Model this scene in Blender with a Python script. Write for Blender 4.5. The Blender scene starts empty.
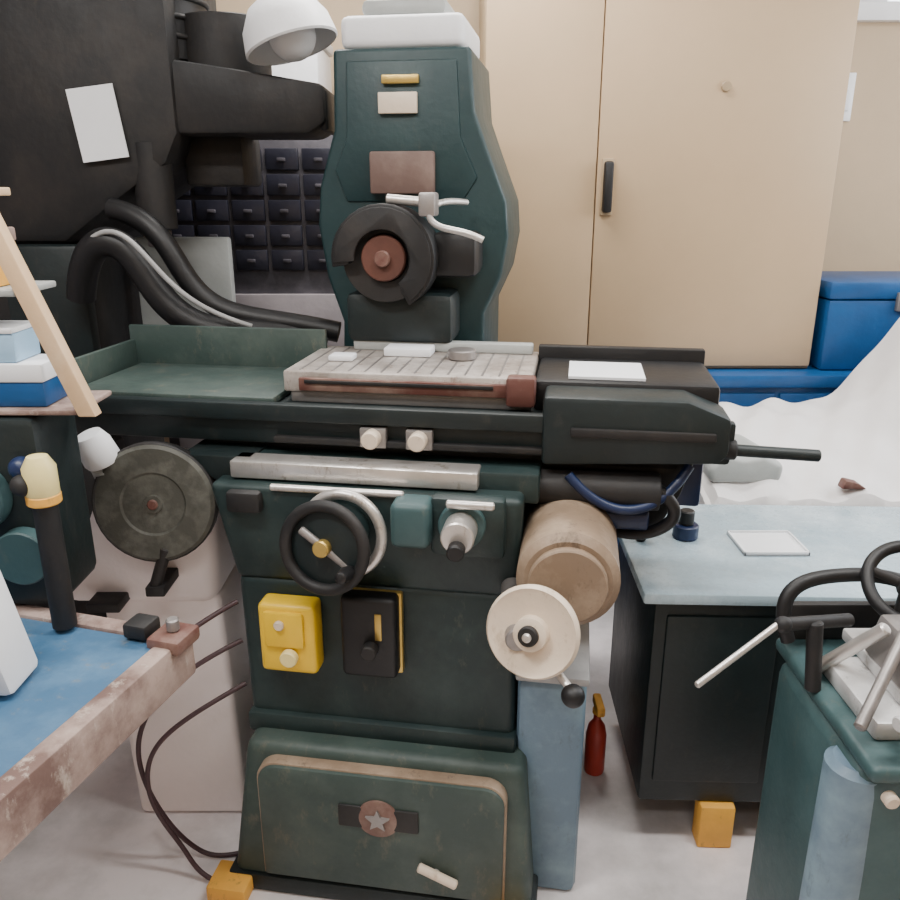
import bpy, bmesh, math
from mathutils import Vector, Matrix
scene=bpy.context.scene
V=Vector
# ---------------------------------------------------------------- materials
def M(name,col,rough=0.5,metal=0.0,var=0.25,scale=6.0,bump=0.1,col2=None,thr=(0.45,0.7),emit=0,spec=0.5,grime=None,gthr=(.56,.66)):
    m=bpy.data.materials.new(name); m.use_nodes=True
    nt=m.node_tree; n=nt.nodes; l=nt.links
    b=n['Principled BSDF']
    tc=n.new('ShaderNodeTexCoord')
    nz=n.new('ShaderNodeTexNoise'); nz.inputs['Scale'].default_value=scale; nz.inputs['Detail'].default_value=8; nz.inputs['Roughness'].default_value=.65
    l.new(tc.outputs['Object'],nz.inputs['Vector'])
    r=n.new('ShaderNodeValToRGB')
    c2=col2 if col2 else tuple(min(1,c*(1+var)) for c in col)
    c1=col if col2 else tuple(c*(1-var) for c in col)
    r.color_ramp.elements[0].position=thr[0] if col2 else .3; r.color_ramp.elements[0].color=(*c1,1)
    r.color_ramp.elements[1].position=thr[1]; r.color_ramp.elements[1].color=(*c2,1)
    l.new(nz.outputs['Fac'],r.inputs['Fac']); out=r.outputs['Color']
    if grime:
        n3=n.new('ShaderNodeTexNoise'); n3.inputs['Scale'].default_value=scale*3.1; n3.inputs['Detail'].default_value=10; n3.inputs['Roughness'].default_value=.75
        mp=n.new('ShaderNodeMapping'); mp.inputs['Scale'].default_value=(1.3,1.3,.6); mp.inputs['Location'].default_value=(3.1,1.7,.4)
        l.new(tc.outputs['Object'],mp.inputs['Vector']); l.new(mp.outputs['Vector'],n3.inputs['Vector'])
        mr=n.new('ShaderNodeMapRange'); mr.inputs['From Min'].default_value=gthr[0]; mr.inputs['From Max'].default_value=gthr[1]; mr.inputs['To Max'].default_value=.8
        l.new(n3.outputs['Fac'],mr.inputs['Value'])
        mx=n.new('ShaderNodeMix'); mx.data_type='RGBA'; mx.inputs[7].default_value=(*grime,1)
        l.new(mr.outputs['Result'],mx.inputs[0]); l.new(out,mx.inputs[6]); out=mx.outputs[2]
        rr=n.new('ShaderNodeMapRange'); rr.inputs['To Min'].default_value=rough*.75; rr.inputs['To Max'].default_value=min(1,rough*1.5)
        l.new(n3.outputs['Fac'],rr.inputs['Value']); l.new(rr.outputs['Result'],b.inputs['Roughness'])
    else: b.inputs['Roughness'].default_value=rough
    l.new(out,b.inputs['Base Color'])
    b.inputs['Metallic'].default_value=metal
    b.inputs['Specular IOR Level'].default_value=spec
    if bump:
        n2=n.new('ShaderNodeTexNoise'); n2.inputs['Scale'].default_value=scale*9; n2.inputs['Detail'].default_value=4
        l.new(tc.outputs['Object'],n2.inputs['Vector'])
        bp=n.new('ShaderNodeBump'); bp.inputs['Strength'].default_value=bump; bp.inputs['Distance'].default_value=.01
        l.new(n2.outputs['Fac'],bp.inputs['Height']); l.new(bp.outputs['Normal'],b.inputs['Normal'])
    if emit:
        b.inputs['Emission Color'].default_value=(*col,1); b.inputs['Emission Strength'].default_value=emit
    return m
GREEN=M('green_enamel',(.010,.024,.025),.45,col2=(.026,.046,.045),grime=(.09,.085,.066),gthr=(.58,.75))
GREEN_C=M('green_enamel_column',(.009,.032,.036),.42,col2=(.017,.045,.048),grime=(.05,.06,.052),gthr=(.6,.78))
GREEN_L=M('green_enamel_worn',(.036,.060,.054),.48,col2=(.068,.096,.084),grime=(.17,.155,.115),gthr=(.55,.74))
DGREEN=M('dark_green_paint',(.006,.013,.014),.45,grime=(.035,.033,.028),gthr=(.56,.75))
TEAL=M('teal_grey_paint',(.038,.083,.088),.45,col2=(.06,.115,.12),grime=(.12,.13,.11),gthr=(.58,.75))
SIDE=M('blue_grey_paint',(.13,.20,.27),.4,col2=(.22,.33,.40),grime=(.08,.10,.11),gthr=(.58,.75))
NAVY=M('navy_paint',(.008,.02,.07),.4)
BLACK=M('black_rubber',(.006,.006,.007),.5)
DARK=M('dark_iron',(.009,.009,.010),.55,col2=(.024,.020,.018),grime=(.055,.045,.036),gthr=(.6,.8))
STEEL=M('ground_steel',(.66,.63,.60),.3,.7,var=.2,grime=(.30,.24,.18))
STEELD=M('dull_steel',(.30,.28,.27),.45,.6,var=.3)
BRIGHT=M('bright_alloy',(.62,.62,.62),.4,.3,var=.25,grime=(.25,.23,.21))
CHUCKM=M('chuck_top_metal',(.30,.26,.23),.4,.3,col2=(.60,.55,.51),scale=9,thr=(.38,.65),grime=(.20,.12,.09))
REDBR=M('oily_red_brown',(.12,.045,.035),.55,col2=(.30,.21,.17))
PANEL=M('faded_brown_label',(.15,.095,.08),.6,col2=(.24,.17,.145))
CREAM=M('cream_enamel',(.74,.62,.49),.35,var=.1,grime=(.5,.38,.27))
BEIGE_D=M('beige_brown_paint',(.24,.17,.115),.5,col2=(.42,.32,.23),grime=(.12,.085,.06))
YEL=M('yellow_plastic',(.88,.57,.02),.4,var=.1)
YELP=M('pale_yellow',(.85,.72,.32),.4,var=.1)
GOLD=M('brass',(.6,.42,.12),.35,.7)
ORANGE=M('orange_paint',(.90,.45,.07),.5,var=.15,grime=(.4,.2,.06))
WHITE=M('white_paint',(.84,.85,.87),.45,var=.05)
PAPER=M('paper',(.85,.87,.90),.8,var=.03,bump=.02)
PWHITE=M('pinkish_white_enamel',(.95,.87,.87),.4,var=.03)
GREY=M('grey_paint',(.06,.055,.065),.5,col2=(.13,.12,.14))
GREYL=M('hose_grey',(.32,.32,.32),.4)
LGREY=M('light_grey_paint',(.40,.42,.41),.5,var=.15)
MAUVE=M('mauve_grey_paint',(.26,.23,.24),.6,var=.15)
PURP=M('drawer_plastic',(.022,.022,.034),.35,var=.3)
BEIGE=M('cabinet_beige',(.50,.36,.22),.5,var=.05,scale=2,bump=.03)
BEIGE2=M('cabinet_beige_edge',(.38,.28,.17),.5,var=.06)
BLUE=M('blue_paint',(.005,.07,.22),.4,var=.2)
BENCHB=M('blue_bench_top',(.04,.115,.215),.45,col2=(.09,.19,.31),grime=(.14,.17,.2))
LBLUE=M('light_blue_plastic',(.35,.55,.75),.4,var=.1)
PALE=M('pale_blue_steel',(.37,.49,.56),.25,col2=(.55,.67,.73),spec=.6,grime=(.32,.40,.44))
WOOD=M('tan_wood',(.72,.50,.30),.55,col2=(.82,.64,.44))
WOODW=M('worn_wood',(.15,.09,.075),.6,col2=(.40,.30,.26),thr=(.4,.6),grime=(.5,.42,.36))
RED=M('red_plastic',(.42,.045,.03),.4)
BROWN=M('brown_wheel',(.10,.036,.024),.65,var=.4)
SHEET=M('white_sheet',(.84,.82,.82),.6,var=.04)
GLASS=M('window_daylight',(.9,.95,1.0),.3,emit=4)
TUBE=M('lamp_tube',(1,.98,.94),.3,emit=6)
ABR=M('abrasive',(.06,.06,.05),.6,col2=(.14,.14,.12),scale=14)
CORD=M('cord_brown',(.06,.03,.035),.5)
FLOOR=M('floor_concrete_paint',(.55,.52,.515),.35,col2=(.90,.84,.85),scale=1.6,thr=(.38,.58),bump=.05)
WALL=M('wall_plaster',(.52,.40,.27),.8,var=.06,scale=2)
WALLG=M('wall_plaster_grey',(.34,.31,.32),.8,var=.06,scale=2)
CEIL=M('ceiling_white',(.65,.65,.65),.8,var=.03)

# ---------------------------------------------------------------- builders
def finish(me,bm,mat,ang=32):
    bmesh.ops.recalc_face_normals(bm,faces=bm.faces[:])
    for f in bm.faces: f.smooth=True
    for e in bm.edges:
        if len(e.link_faces)==2:
            if e.calc_face_angle(0)>math.radians(ang): e.smooth=False
        else: e.smooth=False
    bm.to_mesh(me); bm.free()
    me.materials.append(mat)
def bevel(bm,b,seg=2,ang=40):
    if b<=0: return
    es=[e for e in bm.edges if len(e.link_faces)==2 and e.calc_face_angle(0)>math.radians(ang)]
    bmesh.ops.bevel(bm,geom=es,offset=b,segments=seg,affect='EDGES',profile=.5,clamp_overlap=True)
class O:
    def __init__(s,name,pivot,rot=0):
        s.e=bpy.data.objects.new(name,None); s.e.empty_display_size=.1
        scene.collection.objects.link(s.e); s.p=V(pivot); s.e.location=s.p; s.dx=0
        s.e.rotation_euler=(0,0,math.radians(rot))
    def _add(s,name,bm,mat):
        for v in bm.verts: v.co-=s.p-V((s.dx,0,0))
        me=bpy.data.meshes.new(name); finish(me,bm,mat)
        o=bpy.data.objects.new(name,me); scene.collection.objects.link(o); o.parent=s.e
        return o
    def box(s,name,x0,x1,y0,y1,z0,z1,mat,b=.006,seg=2):
        bm=bmesh.new(); bmesh.ops.create_cube(bm,size=1)
        for v in bm.verts:
            v.co=V((x0+(x1-x0)*(v.co.x+.5),y0+(y1-y0)*(v.co.y+.5),z0+(z1-z0)*(v.co.z+.5)))
        bevel(bm,b,seg); return s._add(name,bm,mat)
    def taper(s,name,bot,top,z0,z1,mat,b=.006,seg=2):
        bm=bmesh.new(); vs=[]
        for (x0,x1,y0,y1),z in ((bot,z0),(top,z1)):
            vs.append([bm.verts.new((x,y,z)) for x,y in((x0,y0),(x1,y0),(x1,y1),(x0,y1))])
        a,c=vs; bm.faces.new(a[::-1]); bm.faces.new(c)
        for i in range(4): bm.faces.new((a[i],a[(i+1)%4],c[(i+1)%4],c[i]))
        bmesh.ops.recalc_face_normals(bm,faces=bm.faces[:]); bevel(bm,b,seg); return s._add(name,bm,mat)
    def prism(s,name,poly,y0,y1,mat,b=.006,seg=2):
        bm=bmesh.new()
        A=[bm.verts.new((x,y0,z)) for x,z in poly]; B=[bm.verts.new((x,y1,z)) for x,z in poly]
        bm.faces.new(A); bm.faces.new(B[::-1]); n=len(A)
        for i in range(n): bm.faces.new((A[i],B[i],B[(i+1)%n],A[(i+1)%n]))
        bmesh.ops.recalc_face_normals(bm,faces=bm.faces[:]); bevel(bm,b,seg,25); return s._add(name,bm,mat)
    def lathe(s,name,c,axis,prof,mat,seg=40):
        bm=bmesh.new(); q=V((0,0,1)).rotation_difference(V(axis).normalized()); c=V(c); rings=[]
        for r,h in prof:
            if r<1e-5: rings.append([bm.verts.new(c+q@V((0,0,h)))])
            else: rings.append([bm.verts.new(c+q@V((r*math.cos(2*math.pi*i/seg),r*math.sin(2*math.pi*i/seg),h))) for i in range(seg)])
        for a,b2 in zip(rings,rings[1:]):
            for i in range(seg):
                j=(i+1)%seg
                if len(a)==1 and len(b2)==1: continue
                if len(a)==1: bm.faces.new((a[0],b2[i],b2[j]))
                elif len(b2)==1: bm.faces.new((a[i],b2[0],a[j]))
                else: bm.faces.new((a[i],b2[i],b2[j],a[j]))
        return s._add(name,bm,mat)
    def cyl(s,name,p0,p1,r,mat,r2=None,b=.003,seg=36):
        p0=V(p0);p1=V(p1);h=(p1-p0).length; r2=r if r2 is None else r2; b=min(b,r*.4,h*.3)
        return s.lathe(name,p0,p1-p0,[(0,0),(r-b,0),(r,b),(r2,h-b),(r2-b,h),(0,h)],mat,seg)
    def sph(s,name,c,r,mat,sc=(1,1,1)):
        bm=bmesh.new(); bmesh.ops.create_uvsphere(bm,u_segments=28,v_segments=18,radius=r)
        for v in bm.verts: v.co=V((v.co.x*sc[0],v.co.y*sc[1],v.co.z*sc[2]))+V(c)
        return s._add(name,bm,mat)
    def torus(s,name,c,axis,R,r,mat,seg=48,ns=14):
        prof=[(R+r*math.cos(2*math.pi*i/ns),r*math.sin(2*math.pi*i/ns)) for i in range(ns)]
        bm=bmesh.new(); q=V((0,0,1)).rotation_difference(V(axis).normalized()); c=V(c); rings=[]
        for a,h in prof:
            rings.append([bm.verts.new(c+q@V((a*math.cos(2*math.pi*i/seg),a*math.sin(2*math.pi*i/seg),h))) for i in range(seg)])
        for k in range(ns):
            a=rings[k]; b2=rings[(k+1)%ns]
            for i in range(seg):
                j=(i+1)%seg; bm.faces.new((a[i],b2[i],b2[j],a[j]))
        return s._add(name,bm,mat)
    def tube(s,name,pts,r,mat,res=10):
        cu=bpy.data.curves.new(name,'CURVE'); cu.dimensions='3D'; cu.bevel_depth=r; cu.bevel_resolution=4; cu.use_fill_caps=True
        sp=cu.splines.new('NURBS'); sp.points.add(len(pts)-1); sp.order_u=min(4,len(pts)); sp.use_endpoint_u=True; sp.resolution_u=res
        for p,q in zip(sp.points,pts): p.co=(*(V(q)-s.p+V((s.dx,0,0))),1)
        cu.materials.append(mat)
        o=bpy.data.objects.new(name,cu); scene.collection.objects.link(o); o.parent=s.e
        return o
    def handwheel(s,pre,c,axis,R,rim,hub,mat_rim,mat_sp,mat_hub,spokes=3):
        ax=V(axis).normalized(); c=V(c)
        s.torus(pre+'_rim',c,ax,R,rim,mat_rim)
        q=V((0,0,1)).rotation_difference(ax)
        for i in range(spokes):
            a=2*math.pi*i/spokes+.5
            d=q@V((math.cos(a),math.sin(a),0))
            s.cyl(f'{pre}_spoke_{i+1}',c+d*hub*.5-ax*.01,c+d*(R-rim*.2),rim*.75,mat_sp)
        s.cyl(pre+'_hub',c-ax*.025,c+ax*.02,hub,mat_hub)
        s.cyl(pre+'_nut',c+ax*.02,c+ax*.035,hub*.45,STEEL)

# ---------------------------------------------------------------- room
def slab(name,x0,x1,y0,y1,z0,z1,mat):
    bm=bmesh.new(); bmesh.ops.create_cube(bm,size=1)
    for v in bm.verts: v.co=V((x0+(x1-x0)*(v.co.x+.5),y0+(y1-y0)*(v.co.y+.5),z0+(z1-z0)*(v.co.z+.5)))
    me=bpy.data.meshes.new(name); finish(me,bm,mat); o=bpy.data.objects.new(name,me); scene.collection.objects.link(o); return o
X0,X1,Y0,Y1,H=-2.6,3.0,-1.8,3.7,3.1
slab('floor',X0-.1,X1+.1,Y0-.1,Y1+.1,-.1,0,FLOOR)
slab('ceiling',X0-.1,X1+.1,Y0-.1,Y1+.1,H,H+.1,CEIL)
slab('wall_back',X0-.1,X1+.1,Y1,Y1+.1,0,H,WALL)
slab('wall_front',X0-.1,X1+.1,Y0-.1,Y0,0,H,WALL)
slab('wall_left',X0-.1,X0,Y0,Y1,0,H,WALLG)
slab('wall_right',X1,X1+.1,Y0,Y1,0,H,WALL)
slab('baseboard_back',X0,X1,Y1-.015,Y1,0,.1,GREY)
w=O('window_1',(2.3,3.68,2.7))
w.box('pane',1.78,2.85,3.685,3.695,2.38,2.98,GLASS,0)
for a,(x0,x1,z0,z1) in enumerate([(1.66,2.93,2.31,2.38),(1.66,2.93,2.98,3.04),(1.66,1.78,2.38,2.98),(2.85,2.93,2.38,2.98),(2.29,2.34,2.38,2.98)]):
    w.box(f'frame_{a+1}',x0,x1,3.65,3.70,z0,z1,WHITE,.004)
for i,(x,y) in enumerate([(-1.0,.7),(1.0,1.2),(-.2,2.7),(0,-.6)]):
    L=O('ceiling_lamp',(x,y,3.05))
    L.box('housing',x-.62,x+.62,y-.09,y+.09,3.05,3.10,WHITE,.01)
    L.cyl('tube_1',(x-.58,y-.04,3.035),(x+.58,y-.04,3.035),.013,TUBE)
    L.cyl('tube_2',(x-.58,y+.04,3.035),(x+.58,y+.04,3.035),.013,TUBE)

# ---------------------------------------------------------------- surface grinder
g=O('surface_grinder',(-.1,1.75,0),-9)
g.dx=.015
g.taper('base',(-.52,.22,1.50,2.25),(-.47,.19,1.53,2.2),.03,.41,GREEN_L,.025,4)
g.box('base_plinth',-.53,.23,1.49,2.26,.0,.05,DGREEN,.01)
def arch(x0,x1,z0,z1,r,n=8):
    p=[(x0,z0),(x1,z0)]
    for i in range(n+1):
        a=math.pi/2*i/n; p.append((x1-r+r*math.cos(a),z1-r+r*math.sin(a)))
    for i in range(n+1):
        a=math.pi/2+math.pi/2*i/n; p.append((x0+r+r*math.cos(a),z1-r+r*math.sin(a)))
    return p
g.prism('door_trim',arch(-.435,.155,.055,.385,.05),1.497,1.53,BEIGE_D,.004)
g.prism('door_panel',arch(-.430,.150,.06,.380,.047),1.488,1.53,GREEN_L,.006)
g.dx=.04
g.lathe('badge_rim',(-.165,1.489,.27),(0,-1,0),[(0,0),(.05,0),(.05,.006),(.04,.008),(0,.008)],REDBR,32)
g.box('badge_wing_left',-.26,-.2,1.482,1.49,.24,.30,DARK,.004)
g.box('badge_wing_right',-.13,-.07,1.482,1.49,.24,.30,DARK,.004)
g.prism('badge_star',[(-.165+.03*math.cos(a*math.pi/5+math.pi/2)*(1 if a%2==0 else .45),.27+.03*math.sin(a*math.pi/5+math.pi/2)*(1 if a%2==0 else .45)) for a in range(10)],1.475,1.485,STEELD,0)
g.dx=.06
g.cyl('door_lever',(-.09,1.475,.155),(.0,1.475,.115),.011,CREAM)
g.cyl('door_lever_pin',(-.05,1.49,.135),(-.05,1.47,.135),.009,STEEL)
g.dx=.01
g.taper('body',(-.475,.165,1.60,2.18),(-.49,.16,1.62,2.15),.38,.80,GREEN,.02,4)
g.taper('body_shoulder',(-.49,.16,1.62,2.15),(-.53,.17,1.60,2.15),.79,1.03,GREEN,.015,3)
g.box('body_band',-.48,.17,1.585,2.0,.395,.45,GREEN,.01)
g.box('coolant_tank',.17,.325,1.60,2.2,.0,.60,SIDE,.02)
g.box('coolant_tank_lid',.165,.33,1.59,2.21,.60,.62,GREYL,.006)
g.cyl('feed_housing',(.27,1.50,.90),(.27,1.95,.90),.105,BEIGE_D,b=.015)
g.cyl('feed_housing_cap',(.27,1.48,.90),(.27,1.505,.90),.08,BEIGE_D)
g.box('saddle',-.5,.2,1.66,2.15,1.0,1.07,GREEN,.008)
g.box('saddle_way',-.49,.07,1.63,1.70,1.035,1.075,STEEL,.005)
g.box('saddle_way_lower',-.43,.02,1.605,1.64,.995,1.02,CHUCKM,.004)
g.prism('left_way_cover',[(-.62,1.075),(-.45,1.075),(-.45,.98),(-.52,1.0)],1.66,2.0,DGREEN,.004)
g.box('table',-.92,.60,1.72,2.08,1.09,1.175,DGREEN,.01)
g.box('table_lip_front',-.92,.60,1.70,1.73,1.15,1.19,DGREEN,.006)
g.box('table_underbeam',-.6,.5,1.76,2.04,1.06,1.095,BLACK,.004)
g.box('splash_guard_left',-.95,-.39,2.06,2.075,1.17,1.30,GREEN_L,.004)
g.box('splash_guard_tray',-.93,-.42,1.74,2.07,1.175,1.195,GREEN_L,.006)
g.box('splash_guard_end',-.95,-.935,1.74,2.075,1.15,1.26,GREEN_L,.004)
g.dx=-.025
g.box('chuck_base',-.36,.205,1.79,2.12,1.175,1.205,STEELD,.004)
g.box('magnetic_chuck',-.375,.205,1.785,2.11,1.20,1.25,CHUCKM,.006)
g.box('chuck_front_strip',-.335,.17,1.776,1.79,1.205,1.236,REDBR,.003)
g.box('chuck_front_groove',-.32,.12,1.772,1.78,1.224,1.232,DARK,.001)
for i in range(14):
    x=-.34+i*.039
    g.box(f'chuck_pole_{i+1}',x,x+.005,1.80,2.09,1.25,1.251,STEELD,0)
g.box('chuck_switch',.15,.215,1.755,1.80,1.19,1.258,REDBR,.008)
g.box('chuck_back_rail',-.28,.19,2.06,2.10,1.25,1.275,LGREY,.004)
g.box('workpiece',-.18,-.06,1.98,2.05,1.251,1.272,PAPER,.004)
g.box('workpiece_small',-.30,-.24,1.90,1.95,1.251,1.265,PAPER,.004)
g.cyl('workpiece_ring',(.02,1.98,1.251),(.02,1.98,1.275),.035,STEELD)
g.dx=0
for i,x in enumerate((-.165,-.06)):
    g.cyl(f'table_dog_{i+1}',(x,1.70,1.125),(x,1.665,1.125),.02,CREAM)
    g.box(f'table_dog_block_{i+1}',x-.03,x+.03,1.695,1.72,1.10,1.145,STEELD,.003)
g.box('dog_rail',-.4,.3,1.70,1.72,1.10,1.115,DARK,.003)
g.dx=-.03
g.box('table_end_guard',.215,.62,1.80,2.1,1.17,1.245,BLACK,.012)
g.box('table_end_back',.21,.62,2.06,2.09,1.17,1.275,BLACK,.005)
g.prism('table_end_cowl',[(.24,1.08),(.61,1.10),(.63,1.12),(.63,1.20),(.54,1.235),(.24,1.235)],1.69,1.81,DGREEN,.012)
g.box('cowl_rib',.30,.60,1.682,1.70,1.15,1.17,DARK,.004)
g.box('paper_on_guard',.29,.46,1.82,1.99,1.246,1.252,PAPER,0)
g.cyl('traverse_rod',(.60,1.73,1.125),(.82,1.73,1.12),.013,DGREEN)
g.cyl('traverse_rod_collar',(.60,1.73,1.125),(.65,1.73,1.125),.022,DARK)
g.prism('end_bracket',[(.20,1.10),(.58,1.10),(.55,1.0),(.50,.90),(.30,.90),(.22,1.0)],1.76,2.0,BLACK,.012)
g.cyl('hydraulic_cylinder',(.22,1.73,1.02),(.50,1.73,1.02),.042,DARK)
g.cyl('hydraulic_cylinder_lower',(.26,1.74,.955),(.48,1.74,.955),.03,NAVY)
g.tube('hydraulic_hose',[(.48,1.72,1.04),(.55,1.7,1.0),(.53,1.72,.93),(.43,1.76,.89),(.33,1.80,.92)],.014,BLACK)
g.tube('hydraulic_hose_blue',[(.30,1.70,1.06),(.40,1.67,.95),(.50,1.69,.98),(.56,1.74,1.08)],.011,NAVY)
g.box('navy_junction_box',.50,.60,1.80,1.92,.96,1.09,NAVY,.01)
# front handwheels
g.dx=.025
g.cyl('table_wheel_boss',(-.24,1.61,.94),(-.24,1.53,.94),.06,GREEN)
g.torus('table_wheel_rim',(-.25,1.50,.94),(-.15,-1,.15),.09,.013,DARK)
g.lathe('table_wheel_plate',(-.25,1.515,.94),(-.15,-1,.15),[(0,0),(.085,0),(.085,.006),(.03,.014),(0,.014)],DGREEN)
g.cyl('table_wheel_hub',(-.25,1.51,.94),(-.253,1.48,.945),.018,GOLD)
g.cyl('table_wheel_spoke',(-.30,1.50,.98),(-.20,1.50,.90),.009,STEELD)
g.lathe('table_wheel_knob',(-.19,1.49,.90),(-.1,-1,.15),[(0,0),(.01,.002),(.016,.03),(.012,.06),(0,.068)],BLACK,20)
g.torus('table_wheel_dial',(-.225,1.555,.95),(-.1,-1,.1),.088,.012,STEEL)
g.box('gear_block',-.12,-.035,1.54,1.62,.93,1.03,TEAL,.015,3)
g.cyl('micrometer_dial',(.03,1.62,.98),(.03,1.50,.98),.035,STEEL)
g.cyl('micrometer_body',(.03,1.6,.98),(.03,1.56,.98),.05,TEAL)
g.cyl('micrometer_cap',(.03,1.5,.96),(.03,1.47,.96),.018,BLACK)
g.box('dial_bracket',-.04,.12,1.58,1.63,.90,1.035,GREEN,.012)
g.cyl('stop_screw',(.0,1.55,1.035),(.10,1.55,1.035),.009,STEEL)
g.box('table_clamp_left',-.50,-.42,1.58,1.63,.97,1.02,DARK,.01)
g.cyl('stop_bar',(-.40,1.60,1.03),(-.10,1.60,1.03),.008,STEEL)
g.dx=.06
g.cyl('feed_shaft',(.10,1.62,.82),(.13,1.40,.82),.025,STEELD)
ax=V((-.22,-1,.25)); n=ax.normalized(); c=V((.158,1.42,.832))
g.lathe('feed_wheel_disc',c,ax,[(0,-.012),(.08,-.012),(.092,-.004),(.094,.008),(.088,.018),(.078,.012),(.035,.010),(.033,.03),(.022,.034),(0,.034)],CREAM,48)
g.cyl('feed_wheel_hub',c+n*.03,c+n*.045,.02,DARK)
g.cyl('feed_wheel_nut',c+n*.045,c+n*.055,.009,STEEL)
g.cyl('feed_handle_stem',(.20,1.42,.757),(.235,1.38,.735),.008,STEEL)
g.sph('feed_handle_ball',(.24,1.37,.728),.023,BLACK)
g.dx=.03
g.box('switch_box',-.44,-.305,1.555,1.615,.59,.765,YEL,.012,3)
g.box('switch_box_cover',-.425,-.33,1.545,1.56,.66,.75,YEL,.008)
g.cyl('switch_stop_button',(-.365,1.55,.64),(-.365,1.53,.64),.02,YELP)
g.cyl('switch_start_button',(-.385,1.55,.72),(-.385,1.537,.72),.012,CREAM)
g.dx=.045
g.box('starter_box_trim',-.262,-.127,1.59,1.61,.592,.798,GOLD,.006)
g.box('starter_box',-.26,-.133,1.55,1.60,.60,.80,BLACK,.012,3)
g.cyl('starter_knob',(-.19,1.55,.68),(-.19,1.52,.68),.018,DARK)
g.box('starter_plate',-.18,-.165,1.547,1.552,.70,.765,GOLD,.001)
# column
g.dx=-.087
col=[(-.30,1.0),(.11,1.0),(.11,1.33),(.155,1.43),(.172,1.53),(.165,1.62),(.11,1.76),(.08,1.84),(.068,1.99),(-.285,1.99),(-.29,1.80),(-.335,1.66),(-.345,1.56),(-.325,1.42),(-.285,1.30)]
g.prism('column',col,2.20,2.62,GREEN_C,.012,seg=3)
g.prism('column_face_panel',[(-.26,1.62),(.05,1.62),(.09,1.68),(.045,1.78),(.035,1.96),(-.25,1.96),(-.255,1.78),(-.29,1.70)],2.194,2.21,GREEN_C,.006)
g.box('label_plate',-.165,-.065,2.18,2.195,1.835,1.885,CREAM,.002)
g.box('label_plate_upper',-.155,-.06,2.18,2.195,1.905,1.925,GOLD,.002)
g.box('spindle_panel',-.19,-.02,2.17,2.195,1.64,1.745,PANEL,.006)
g.box('motor_cap',-.27,.05,2.22,2.55,1.99,2.07,WHITE,.02,3)
g.box('motor_cap_ridge',-.22,.0,2.25,2.5,2.07,2.11,LGREY,.015)
g.dx=-.04
hx,hz=-.165,1.49
g.cyl('spindle_housing',(hx,2.21,hz),(hx,2.06,hz),.11,DARK,b=.01)
def arcpoly(cx,cz,R,a0,a1,r0,n=20):
    p=[]
    for i in range(n+1):
        a=math.radians(a0+(a1-a0)*i/n); p.append((cx+R*math.cos(a),cz+R*math.sin(a)))
    for i in range(n+1):
        a=math.radians(a1+(a0-a1)*i/n); p.append((cx+r0*math.cos(a),cz+r0*math.sin(a)))
    return p
g.prism('wheel_guard',arcpoly(hx,hz,.13,-60,190,.085),1.99,2.08,BLACK,.004)
g.prism('wheel_guard_side',arcpoly(hx,hz,.122,-55,185,.07),1.985,1.995,DARK,.002)
g.lathe('grinding_wheel',(hx,2.06,hz),(0,-1,0),[(0,0),(.108,0),(.11,.004),(.11,.036),(.108,.04),(.06,.04),(.055,.034),(0,.034)],DARK,48)
g.cyl('wheel_flange',(hx,2.03,hz),(hx,2.0,hz),.056,BROWN)
g.cyl('wheel_nut',(hx,2.0,hz),(hx,1.985,hz),.02,REDBR)
g.tube('coolant_pipe',[(.02,2.15,1.62),(-.03,2.05,1.63),(-.06,1.98,1.60),(-.02,1.95,1.56),(.05,1.93,1.56),(.09,1.93,1.54)],.008,STEEL)
g.cyl('coolant_pipe_top',(-.16,2.03,1.63),(-.04,2.03,1.62),.012,STEEL)
g.box('coolant_valve',-.07,-.03,1.97,2.03,1.59,1.645,STEELD,.006)
g.box('spindle_side_block',-.06,.06,2.05,2.2,1.44,1.55,BLACK,.02)
g.box('lower_guard_block',-.28,-.0,2.05,2.2,1.27,1.40,DGREEN,.02)
g.dx=0
for i,(x,y) in enumerate([(-.50,1.47),(.19,1.47),(-.5,2.2),(.19,2.2)]):
    g.box(f'levelling_foot_{i+1}',x-.05,x+.05,y-.03,y+.06,0,.045,ORANGE,.006)

# ---------------------------------------------------------------- milling machine
m=O('milling_machine',(-1.3,2.7,0))
m.box('base',-1.75,-1.0,2.3,3.05,0,.14,DARK,.02)
m.taper('column',(-1.65,-1.12,2.45,3.0),(-1.6,-1.10,2.5,3.0),.12,1.62,DARK,.03,4)
m.prism('turret',[(-1.66,1.50),(-1.12,1.50),(-.95,1.62),(-.80,1.72),(-.76,1.80),(-.76,2.32),(-1.66,2.32)],2.4,2.95,DARK,.03)
m.prism('overarm',[(-.95,1.80),(-.40,1.80),(-.35,1.83),(-.35,1.93),(-.60,1.97),(-.95,2.02)],2.42,2.72,DARK,.015)
m.box('overarm_end_cap',-.37,-.345,2.44,2.70,1.81,1.92,BLACK,.01)
m.box('overarm_lower',-.80,-.62,2.55,2.8,1.66,1.81,DARK,.015)
m.cyl('motor',(-.88,2.6,2.0),(-.88,2.6,2.45),.17,BLACK)
for i in range(6): m.torus(f'motor_fin_{i+1}',(-.88,2.6,2.06+i*.05),(0,0,1),.17,.008,DARK)
m.cyl('belt_housing',(-.66,2.6,1.95),(-.66,2.6,2.12),.13,DARK)
m.cyl('quill',(-.86,2.45,1.78),(-.86,2.45,1.54),.055,DARK)
m.cyl('spindle_nose',(-.86,2.45,1.54),(-.86,2.45,1.49),.035,STEELD)
m.box('knee',-1.55,-1.05,2.25,2.48,.55,.9,DARK,.02)
m.box('mill_saddle',-1.5,-1.1,2.22,2.45,.9,.98,DARK,.01)
m.box('mill_table',-1.9,-.75,2.20,2.44,.98,1.06,DARK,.008)
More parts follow.
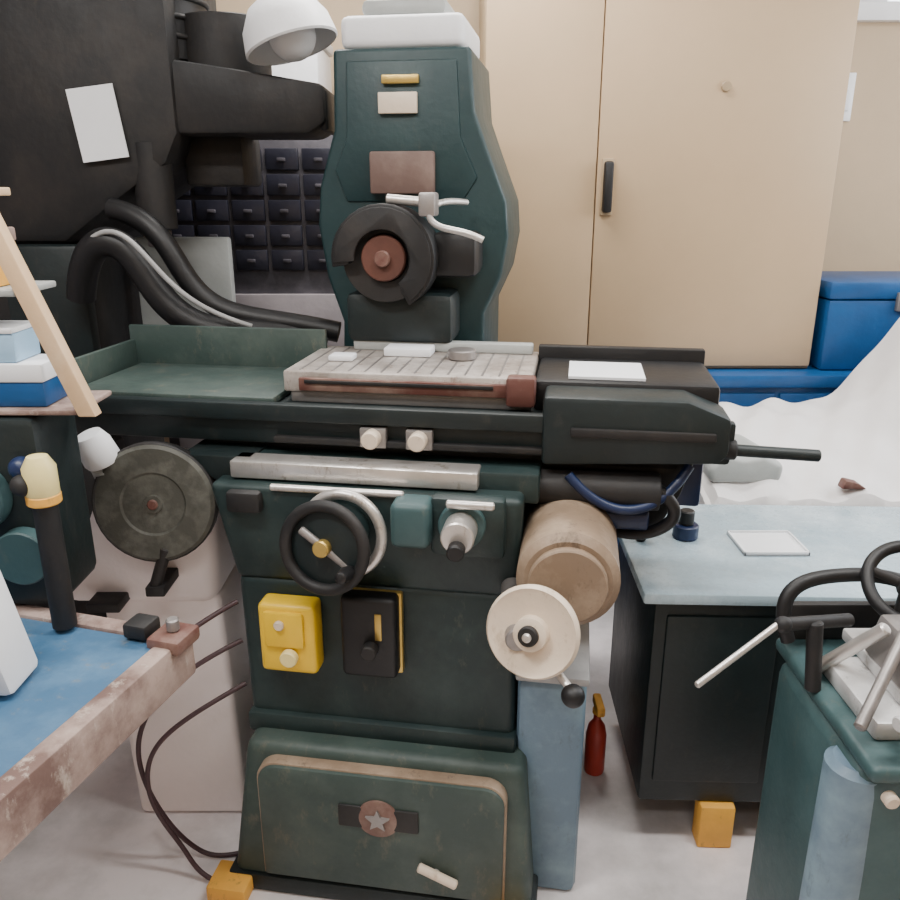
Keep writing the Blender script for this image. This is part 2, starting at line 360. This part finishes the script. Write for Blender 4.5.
for i in range(3): m.box(f't_slot_{i+1}',-1.89,-.76,2.22+i*.07,2.235+i*.07,1.06,1.063,STEELD,0)
m.box('table_bracket',-1.3,-1.06,2.36,2.42,1.06,1.5,DGREEN,.015)
o=m.box('paper_notice',-.065,.065,-.002,.002,-.095,.095,PAPER,0)
for v in o.data.vertices: v.co+=m.p
o.location=(V((-.975,2.385,1.825))-m.p); o.rotation_euler=(0,math.radians(-7),0)
m.tube('cable_hose',[(-1.05,2.3,1.36),(-1.0,2.25,1.52),(-.88,2.25,1.54),(-.82,2.25,1.36),(-.68,2.25,1.25),(-.50,2.28,1.27),(-.36,2.3,1.22)],.04,BLACK)
m.tube('cable_hose_upper',[(-.95,2.35,1.60),(-.82,2.3,1.58),(-.76,2.3,1.42),(-.66,2.3,1.30),(-.45,2.3,1.29),(-.32,2.3,1.26)],.030,BLACK)
m.tube('cable_hose_small',[(-1.0,2.24,1.5),(-.90,2.2,1.59),(-.80,2.2,1.46),(-.70,2.2,1.34),(-.55,2.22,1.29)],.007,GREYL)
m.box('panel_side',-1.06,-.74,2.75,2.8,1.1,1.50,LGREY,.01)
m.cyl('lamp_arm',(-.70,2.5,2.2),(-.5,2.45,2.17),.012,BLACK)
m.lathe('lamp_shade',(-.43,2.42,2.02),(-.3,.1,1),[(.125,0),(.13,.005),(.12,.06),(.09,.11),(.04,.14),(0,.145)],WHITE)
m.sph('lamp_bulb',(-.43,2.42,2.05),.065,WHITE)

c_=O('parts_drawer_cabinet',(-.75,3.3,0))
c_.box('carcass',-1.15,-.36,3.12,3.62,0,1.90,GREY,.01)
for r in range(5):
    for k in range(5):
        x=-1.08+k*.135; z=1.36+r*.09
        c_.box(f'drawer_{r+1}_{k+1}',x,x+.12,3.10,3.13,z,z+.075,PURP,.004)
        c_.box(f'pull_{r+1}_{k+1}',x+.045,x+.075,3.09,3.10,z+.03,z+.042,GREY,.002)
for r in range(5):
    c_.box(f'wide_drawer_{r+1}',-1.1,-.41,3.10,3.13,.1+r*.24,.31+r*.24,MAUVE,.006)
b_=O('storage_box',(-.55,3.35,1.90))
b_.box('body',-.85,-.48,3.2,3.55,1.902,2.16,WHITE,.01)
b_.box('lid',-.86,-.47,3.19,3.56,2.16,2.2,PAPER,.008)

# ---------------------------------------------------------------- beige cupboard on blue bench
k=O('metal_cupboard',(.78,3.3,.975))
k.box('carcass',.12,1.42,3.12,3.66,.976,2.45,BEIGE2,.006)
k.box('door_left',.125,.535,3.10,3.125,.99,2.44,BEIGE,.005)
k.box('door_right',.539,1.415,3.10,3.125,.99,2.44,BEIGE,.005)
k.box('handle_plate',.555,.600,3.09,3.102,1.56,1.76,BEIGE2,.004)
k.box('handle_grip',.560,.594,3.06,3.095,1.57,1.75,BLACK,.01)
k.cyl('lock',(.98,3.10,2.0),(.98,3.09,2.0),.018,BEIGE2)
bb=O('storage_bench',(1.2,3.3,0))
bb.box('top',.05,2.5,3.0,3.66,.925,.975,BLUE,.006)
bb.box('cupboard_body',.08,2.47,3.03,3.64,.06,.925,BLUE,.006)
for i in range(4): bb.box(f'door_{i+1}',.1+i*.59,.67+i*.59,3.015,3.035,.1,.90,BLUE,.006)
bb.box('plinth',.1,2.45,3.06,3.62,0,.06,BLACK,.002)
bx=O('tool_case',(1.75,3.3,.975))
bx.box('body',1.45,2.15,3.08,3.5,.977,1.25,BLUE,.012)
bx.box('lid',1.445,2.155,3.075,3.505,1.252,1.32,BLUE,.012)
bx.box('latch',1.7,1.75,3.06,3.08,1.21,1.28,STEELD,.003)
bx.box('latch_2',1.95,2.0,3.06,3.08,1.21,1.28,STEELD,.003)
s_=O('light_switch',(1.70,3.69,2.02)); s_.box('plate',1.655,1.71,3.685,3.70,1.93,2.12,WHITE,.004); s_.box('rocker',1.67,1.695,3.675,3.687,1.97,2.05,PAPER,.003)

# ---------------------------------------------------------------- dust sheet over table
def sheet():
    bm=bmesh.new(); nx,ny=80,48; G=[]
    for i in range(nx+1):
        row=[]
        for j in range(ny+1):
            u=i/nx; v=j/ny
            x=.78+u*1.3; y=2.28+v*.66
            base=.74+.15*min(1,max(0,(v-.05)/.6))**.8
            rise=.42*(1/(1+math.exp(-(x-1.56)*16)))*(1/(1+math.exp(-(v-.25)*9)))
            z=base+rise+.012*math.sin(x*23+v*5)*math.sin(v*11+x*3)+.008*math.sin(x*41-v*17)
            ed=min(u,1-u,v,1-v)
            if ed==0: z=.25+.03*math.sin(i*.9+j*.7)
            elif ed<.03: z-=.03
            row.append(bm.verts.new((x+(.02*math.sin(j*.8) if u in(0,1) else 0),y+(.02*math.sin(i*.8) if v in(0,1) else 0),z)))
        G.append(row)
    for i in range(nx):
        for j in range(ny): bm.faces.new((G[i][j],G[i+1][j],G[i+1][j+1],G[i][j+1]))
    return bm
t=O('covered_table',(1.45,2.6,0))
t._add('dust_sheet',sheet(),SHEET)
t.box('table_top',.84,2.03,2.33,2.88,.66,.70,WOODW,.004)
for i,(x,y) in enumerate([(.86,2.35),(1.97,2.35),(.86,2.82),(1.97,2.82)]): t.box(f'leg_{i+1}',x,x+.05,y,y+.05,0,.66,WOODW,.004)
t.prism('red_wedge',[(1.21,.77),(1.29,.77),(1.26,.79),(1.22,.80)],2.31,2.35,REDBR,.006)
t.prism('grey_rag',[(.82,.77),(1.04,.77),(1.05,.83),(.98,.865),(.92,.85),(.86,.87),(.81,.82)],2.36,2.62,LGREY,.02,seg=4)

# ---------------------------------------------------------------- right bench
r_=O('steel_work_table',(1.0,1.95,0),-2)
r_.box('top',.465,1.75,1.66,2.24,.72,.75,PALE,.008)
r_.box('body',.50,1.7,1.69,2.2,.13,.72,DGREEN,.01)
r_.box('front_panel',.53,.80,1.68,1.70,.2,.68,DGREEN,.006)
r_.box('front_panel_2',.84,1.2,1.68,1.70,.2,.68,DGREEN,.006)
for i,(x,y) in enumerate([(.66,1.67),(1.0,1.72),(1.6,1.72),(.55,2.15),(1.6,2.15)]): r_.box(f'foot_{i+1}',x,x+.09,y,y+.06,0,.13,ORANGE,.006)
kn=O('ink_bottle',(.64,2.0,.75)); kn.cyl('body',(.64,2.0,.751),(.64,2.0,.79),.034,NAVY); kn.cyl('cap',(.64,2.0,.79),(.64,2.0,.83),.02,BLACK)
kn=O('machine_knob',(.515,1.98,.75)); kn.cyl('body',(.515,1.98,.751),(.515,1.98,.79),.014,BLACK); kn.sph('ball',(.515,1.98,.80),.02,BLACK)
pl=O('plastic_tray',(.85,1.95,.75)); pl.box('base',.76,.93,1.88,2.02,.751,.757,PAPER,.002)
for i,a in enumerate([(.76,.765,1.88,2.02),(.925,.93,1.88,2.02),(.76,.93,1.88,1.885),(.76,.93,2.015,2.02)]): pl.box(f'rim_{i+1}',*a,.751,.762,PAPER,.001)

rb=O('spray_bottle',(.43,2.02,0))
rb.lathe('body',(.43,1.98,0),(0,0,1),[(0,0),(.028,.001),(.03,.01),(.03,.13),(.024,.16),(.011,.18),(.011,.2),(0,.2)],RED,24)
rb.cyl('collar',(.43,1.98,.2),(.43,1.98,.22),.015,ORANGE)
rb.box('trigger_head',.418,.442,1.93,2.01,.22,.25,ORANGE,.006)

# ---------------------------------------------------------------- tool grinder at right foreground
q=O('tool_cutter_grinder',(.85,1.2,0))
q.dx=.075
q.taper('pedestal',(.58,1.25,1.07,1.40),(.58,1.25,1.06,1.40),.05,.765,TEAL,.03,4)
q.box('plinth',.58,1.28,1.04,1.42,0,.06,DGREEN,.01)
q.cyl('side_tank',(.605,1.11,.12),(.605,1.11,.75),.05,SIDE,b=.012)
q.box('tray',.585,1.3,1.03,1.43,.76,.79,TEAL,.012,3)
q.box('tray_back_guard',.60,1.3,1.41,1.43,.79,.87,DARK,.006)
q.box('slide',.62,1.1,1.10,1.30,.79,.825,BRIGHT,.006)
q.box('slide_upper',.68,.98,1.06,1.36,.825,.85,BRIGHT,.006)
q.prism('vise',[(.68,.85),(.92,.85),(.90,.91),(.84,.91),(.83,.88),(.77,.88),(.76,.925),(.70,.925)],1.15,1.28,STEELD,.006)
q.cyl('vise_screw',(.90,1.215,.88),(1.0,1.215,.88),.012,STEEL)
q.cyl('arm',(.58,1.08,.83),(.74,1.24,.96),.010,STEELD)
q.cyl('arm_cross',(.62,1.05,.86),(.84,1.12,.84),.013,BRIGHT)
q.cyl('lever',(.34,1.16,.855),(.50,1.24,.925),.006,STEEL)
q.cyl('lever_bar',(.50,1.24,.925),(.66,1.30,.90),.012,DARK)
q.sph('lever_joint',(.51,1.24,.925),.015,DARK)
q.cyl('post',(.585,1.25,.785),(.575,1.26,.92),.014,DARK)
q.cyl('diagonal_strut',(.60,1.30,.79),(.68,1.22,.93),.012,STEEL)
q.tube('black_hose',[(.58,1.36,.82),(.54,1.38,.93),(.68,1.40,.95),(.82,1.38,.95),(.95,1.3,.86)],.014,BLACK)
q.tube('black_hose_2',[(.66,1.1,.82),(.62,1.05,.86),(.72,1.06,.90),(.84,1.08,.86)],.010,BLACK)
q.handwheel('wheel',(.79,1.34,.95),(-.15,-.6,.75),.08,.012,.025,BLACK,DARK,DARK)
q.cyl('wheel_stem',(.79,1.36,.79),(.79,1.345,.93),.02,DARK)
q.box('name_plate',.70,.76,1.045,1.075,.66,.70,LGREY,.002)
q.cyl('clamp_knob',(.62,1.04,.735),(.62,1.02,.735),.012,CREAM)
q.box('front_drawer',.72,1.2,1.045,1.07,.35,.62,TEAL,.008)

# ---------------------------------------------------------------- disc sander
d=O('disc_sander',(-.72,1.85,0),0)
d.taper('housing',(-.98,-.58,1.78,2.05),(-.84,-.57,1.80,2.05),.66,1.0,PWHITE,.04,4)
d.taper('pedestal',(-.86,-.56,1.80,2.06),(-.88,-.58,1.80,2.06),.0,.68,PWHITE,.02,3)
dc=V((-.68,1.71,.965)); an=V((.05,-1,.12)).normalized()
d.cyl('motor_shaft',dc-an*.12,dc-an*.01,.05,DARK)
d.cyl('disc_backing',dc-an*.03,dc,.142,DARK)
d.lathe('abrasive_disc',dc,an,[(0,.010),(.02,.010),(.022,.004),(.07,.004),(.075,.008),(.13,.008),(.138,0)],ABR,56)
d.cyl('disc_centre',dc+an*.008,dc+an*.016,.012,REDBR)
d.cyl('work_rest_arm',(-.70,1.70,.75),(-.66,1.70,.86),.014,DARK)
d.box('rest_bracket',-.715,-.67,1.68,1.84,.74,.765,DARK,.004)
d.box('foot_switch_box',-.88,-.80,1.72,1.80,.675,.70,BLACK,.004)
d.cyl('dust_spout_pipe',(-.80,1.80,.97),(-.79,1.73,1.06),.035,LGREY)
d.lathe('dust_spout',(-.79,1.73,1.06),(-.3,-.25,1),[(0,0),(.038,0),(.042,.01),(.04,.05),(.03,.075),(0,.08)],PAPER,28)

pc=O('power_cable',(-.65,1.65,0))
pc.tube('cord',[(-.50,1.68,.73),(-.56,1.64,.71),(-.66,1.50,.68),(-.58,1.38,.76),(-.54,1.36,.80)],.006,CORD,14)
pc.tube('cord_loop',[(-.50,1.69,.62),(-.58,1.64,.60),(-.70,1.62,.52),(-.78,1.62,.35),(-.72,1.62,.15),(-.66,1.66,.01),(-.60,1.64,.008),(-.54,1.66,.008)],.006,CORD,14)
pc.tube('cord_loop_2',[(-.50,1.69,.50),(-.62,1.62,.46),(-.74,1.6,.38),(-.74,1.6,.2),(-.66,1.6,.08),(-.63,1.58,.008),(-.56,1.56,.008)],.006,CORD,14)

# ---------------------------------------------------------------- left blue bench
lb=O('workbench',(-.5,1.33,0),-16)
lb.box('top',-1.6,-.53,.25,1.30,.82,.85,BENCHB,.004)
lb.box('edge_board_side',-.53,-.49,.25,1.34,.765,.856,WOODW,.006)
lb.box('edge_board_far',-1.6,-.53,1.30,1.34,.765,.856,WOODW,.006)
lb.box('apron',-1.55,-.70,.3,1.28,.72,.82,DGREEN,.004)
for i,(x,y) in enumerate([(-1.15,.32),(-1.15,1.2),(-1.5,.32),(-1.5,1.2)]): lb.box(f'leg_{i+1}',x,x+.07,y,y+.07,0,.72,WOODW,.006)
lb.box('corner_clamp',-.545,-.475,1.27,1.345,.84,.87,REDBR,.008)
lb.box('corner_clamp_jaw',-.60,-.55,1.28,1.33,.855,.885,DARK,.006)
lb.cyl('corner_clamp_screw',(-.51,1.31,.87),(-.51,1.31,.895),.012,STEELD)

tb=O('motor_housing',(-.85,1.45,.857))
tb.box('body',-1.2,-.77,1.42,1.60,.858,1.25,DGREEN,.02)
tb.cyl('front_boss',(-.82,1.42,.98),(-.82,1.385,.98),.055,TEAL)
tb.cyl('end_bell',(-.90,1.42,1.10),(-.90,1.38,1.10),.07,TEAL)
tb.sph('blue_knob',(-.795,1.40,1.16),.022,NAVY)
bt=O('detergent_box',(-.78,1.2,.851))
bt.taper('body',(-.90,-.715,1.12,1.22),(-.90,-.76,1.12,1.22),.858,1.08,PAPER,.012)
bt.box('blue_label',-.895,-.738,1.112,1.122,.91,1.02,BLUE,.002)
rk=O('leaning_board_rack',(-.75,1.4,1.25))
rk.prism('rail',[(-.685,1.252),(-.652,1.252),(-.862,1.84),(-.895,1.84)],1.42,1.45,WOOD,.003)
rk.box('shelf_upper',-1.2,-.77,1.43,1.59,1.47,1.482,LGREY,.003)
rk.box('shelf_lower',-1.2,-.69,1.43,1.59,1.252,1.262,WOODW,.003)
rk.box('shelf_top',-1.2,-.83,1.43,1.59,1.64,1.655,WOOD,.003)
cb=O('carton',(-.8,1.5,1.262)); cb.box('body',-.95,-.755,1.45,1.55,1.263,1.31,BLUE,.004); cb.box('lid',-.952,-.753,1.448,1.552,1.31,1.345,PAPER,.004)
cb=O('carton',(-.8,1.5,1.345)); cb.box('body',-.98,-.80,1.455,1.55,1.346,1.40,LBLUE,.004); cb.box('flap',-.98,-.80,1.453,1.552,1.40,1.41,WHITE,.002)
cb=O('carton',(-.85,1.5,1.482)); cb.box('body',-1.0,-.815,1.455,1.55,1.483,1.56,ORANGE,.004); cb.box('lid',-1.002,-.813,1.453,1.552,1.56,1.585,WOODW,.004)
jr=O('grease_gun',(-.74,1.33,.857))
jr.lathe('cap',(-.735,1.35,1.12),(0,0,1),[(0,0),(.024,0),(.029,.01),(.029,.06),(.018,.08),(0,.085)],YELP,28)
jr.cyl('barrel',(-.735,1.35,.858),(-.735,1.35,1.12),.022,DARK)
jr.cyl('collar',(-.735,1.35,1.11),(-.735,1.35,1.13),.030,ORANGE)
jr.sph('handle',(-.762,1.335,1.15),.020,DARK)

# ---------------------------------------------------------------- lights
def area(name,loc,size,sy,power,rot=(0,0,0),col=(1,.97,.93)):
    L=bpy.data.lights.new(name,'AREA'); L.shape='RECTANGLE'; L.size=size; L.size_y=sy; L.energy=power; L.color=col
    o=bpy.data.objects.new(name,L); scene.collection.objects.link(o); o.location=loc; o.rotation_euler=rot
area('lamp_light_1',(-1.0,.7,3.0),1.3,.25,54)
area('lamp_light_2',(1.0,1.2,3.0),1.3,.25,46)
area('lamp_light_3',(-.2,2.7,3.0),1.3,.25,48)
area('lamp_light_4',(0,-.6,3.0),1.3,.25,16)
area('daylight',(2.8,2.4,2.2),1.2,1.4,55,(0,math.radians(75),0),(.9,.95,1))
wd=bpy.data.worlds.new('World'); scene.world=wd; wd.use_nodes=True
wd.node_tree.nodes['Background'].inputs[0].default_value=(.8,.85,.9,1); wd.node_tree.nodes['Background'].inputs[1].default_value=.3

cam=bpy.data.cameras.new('camera'); cam.lens=32; cam.sensor_width=36
co=bpy.data.objects.new('camera',cam); scene.collection.objects.link(co)
co.location=(0,0,1.65); co.rotation_euler=(math.radians(72),0,0); cam.clip_start=.02
scene.camera=co
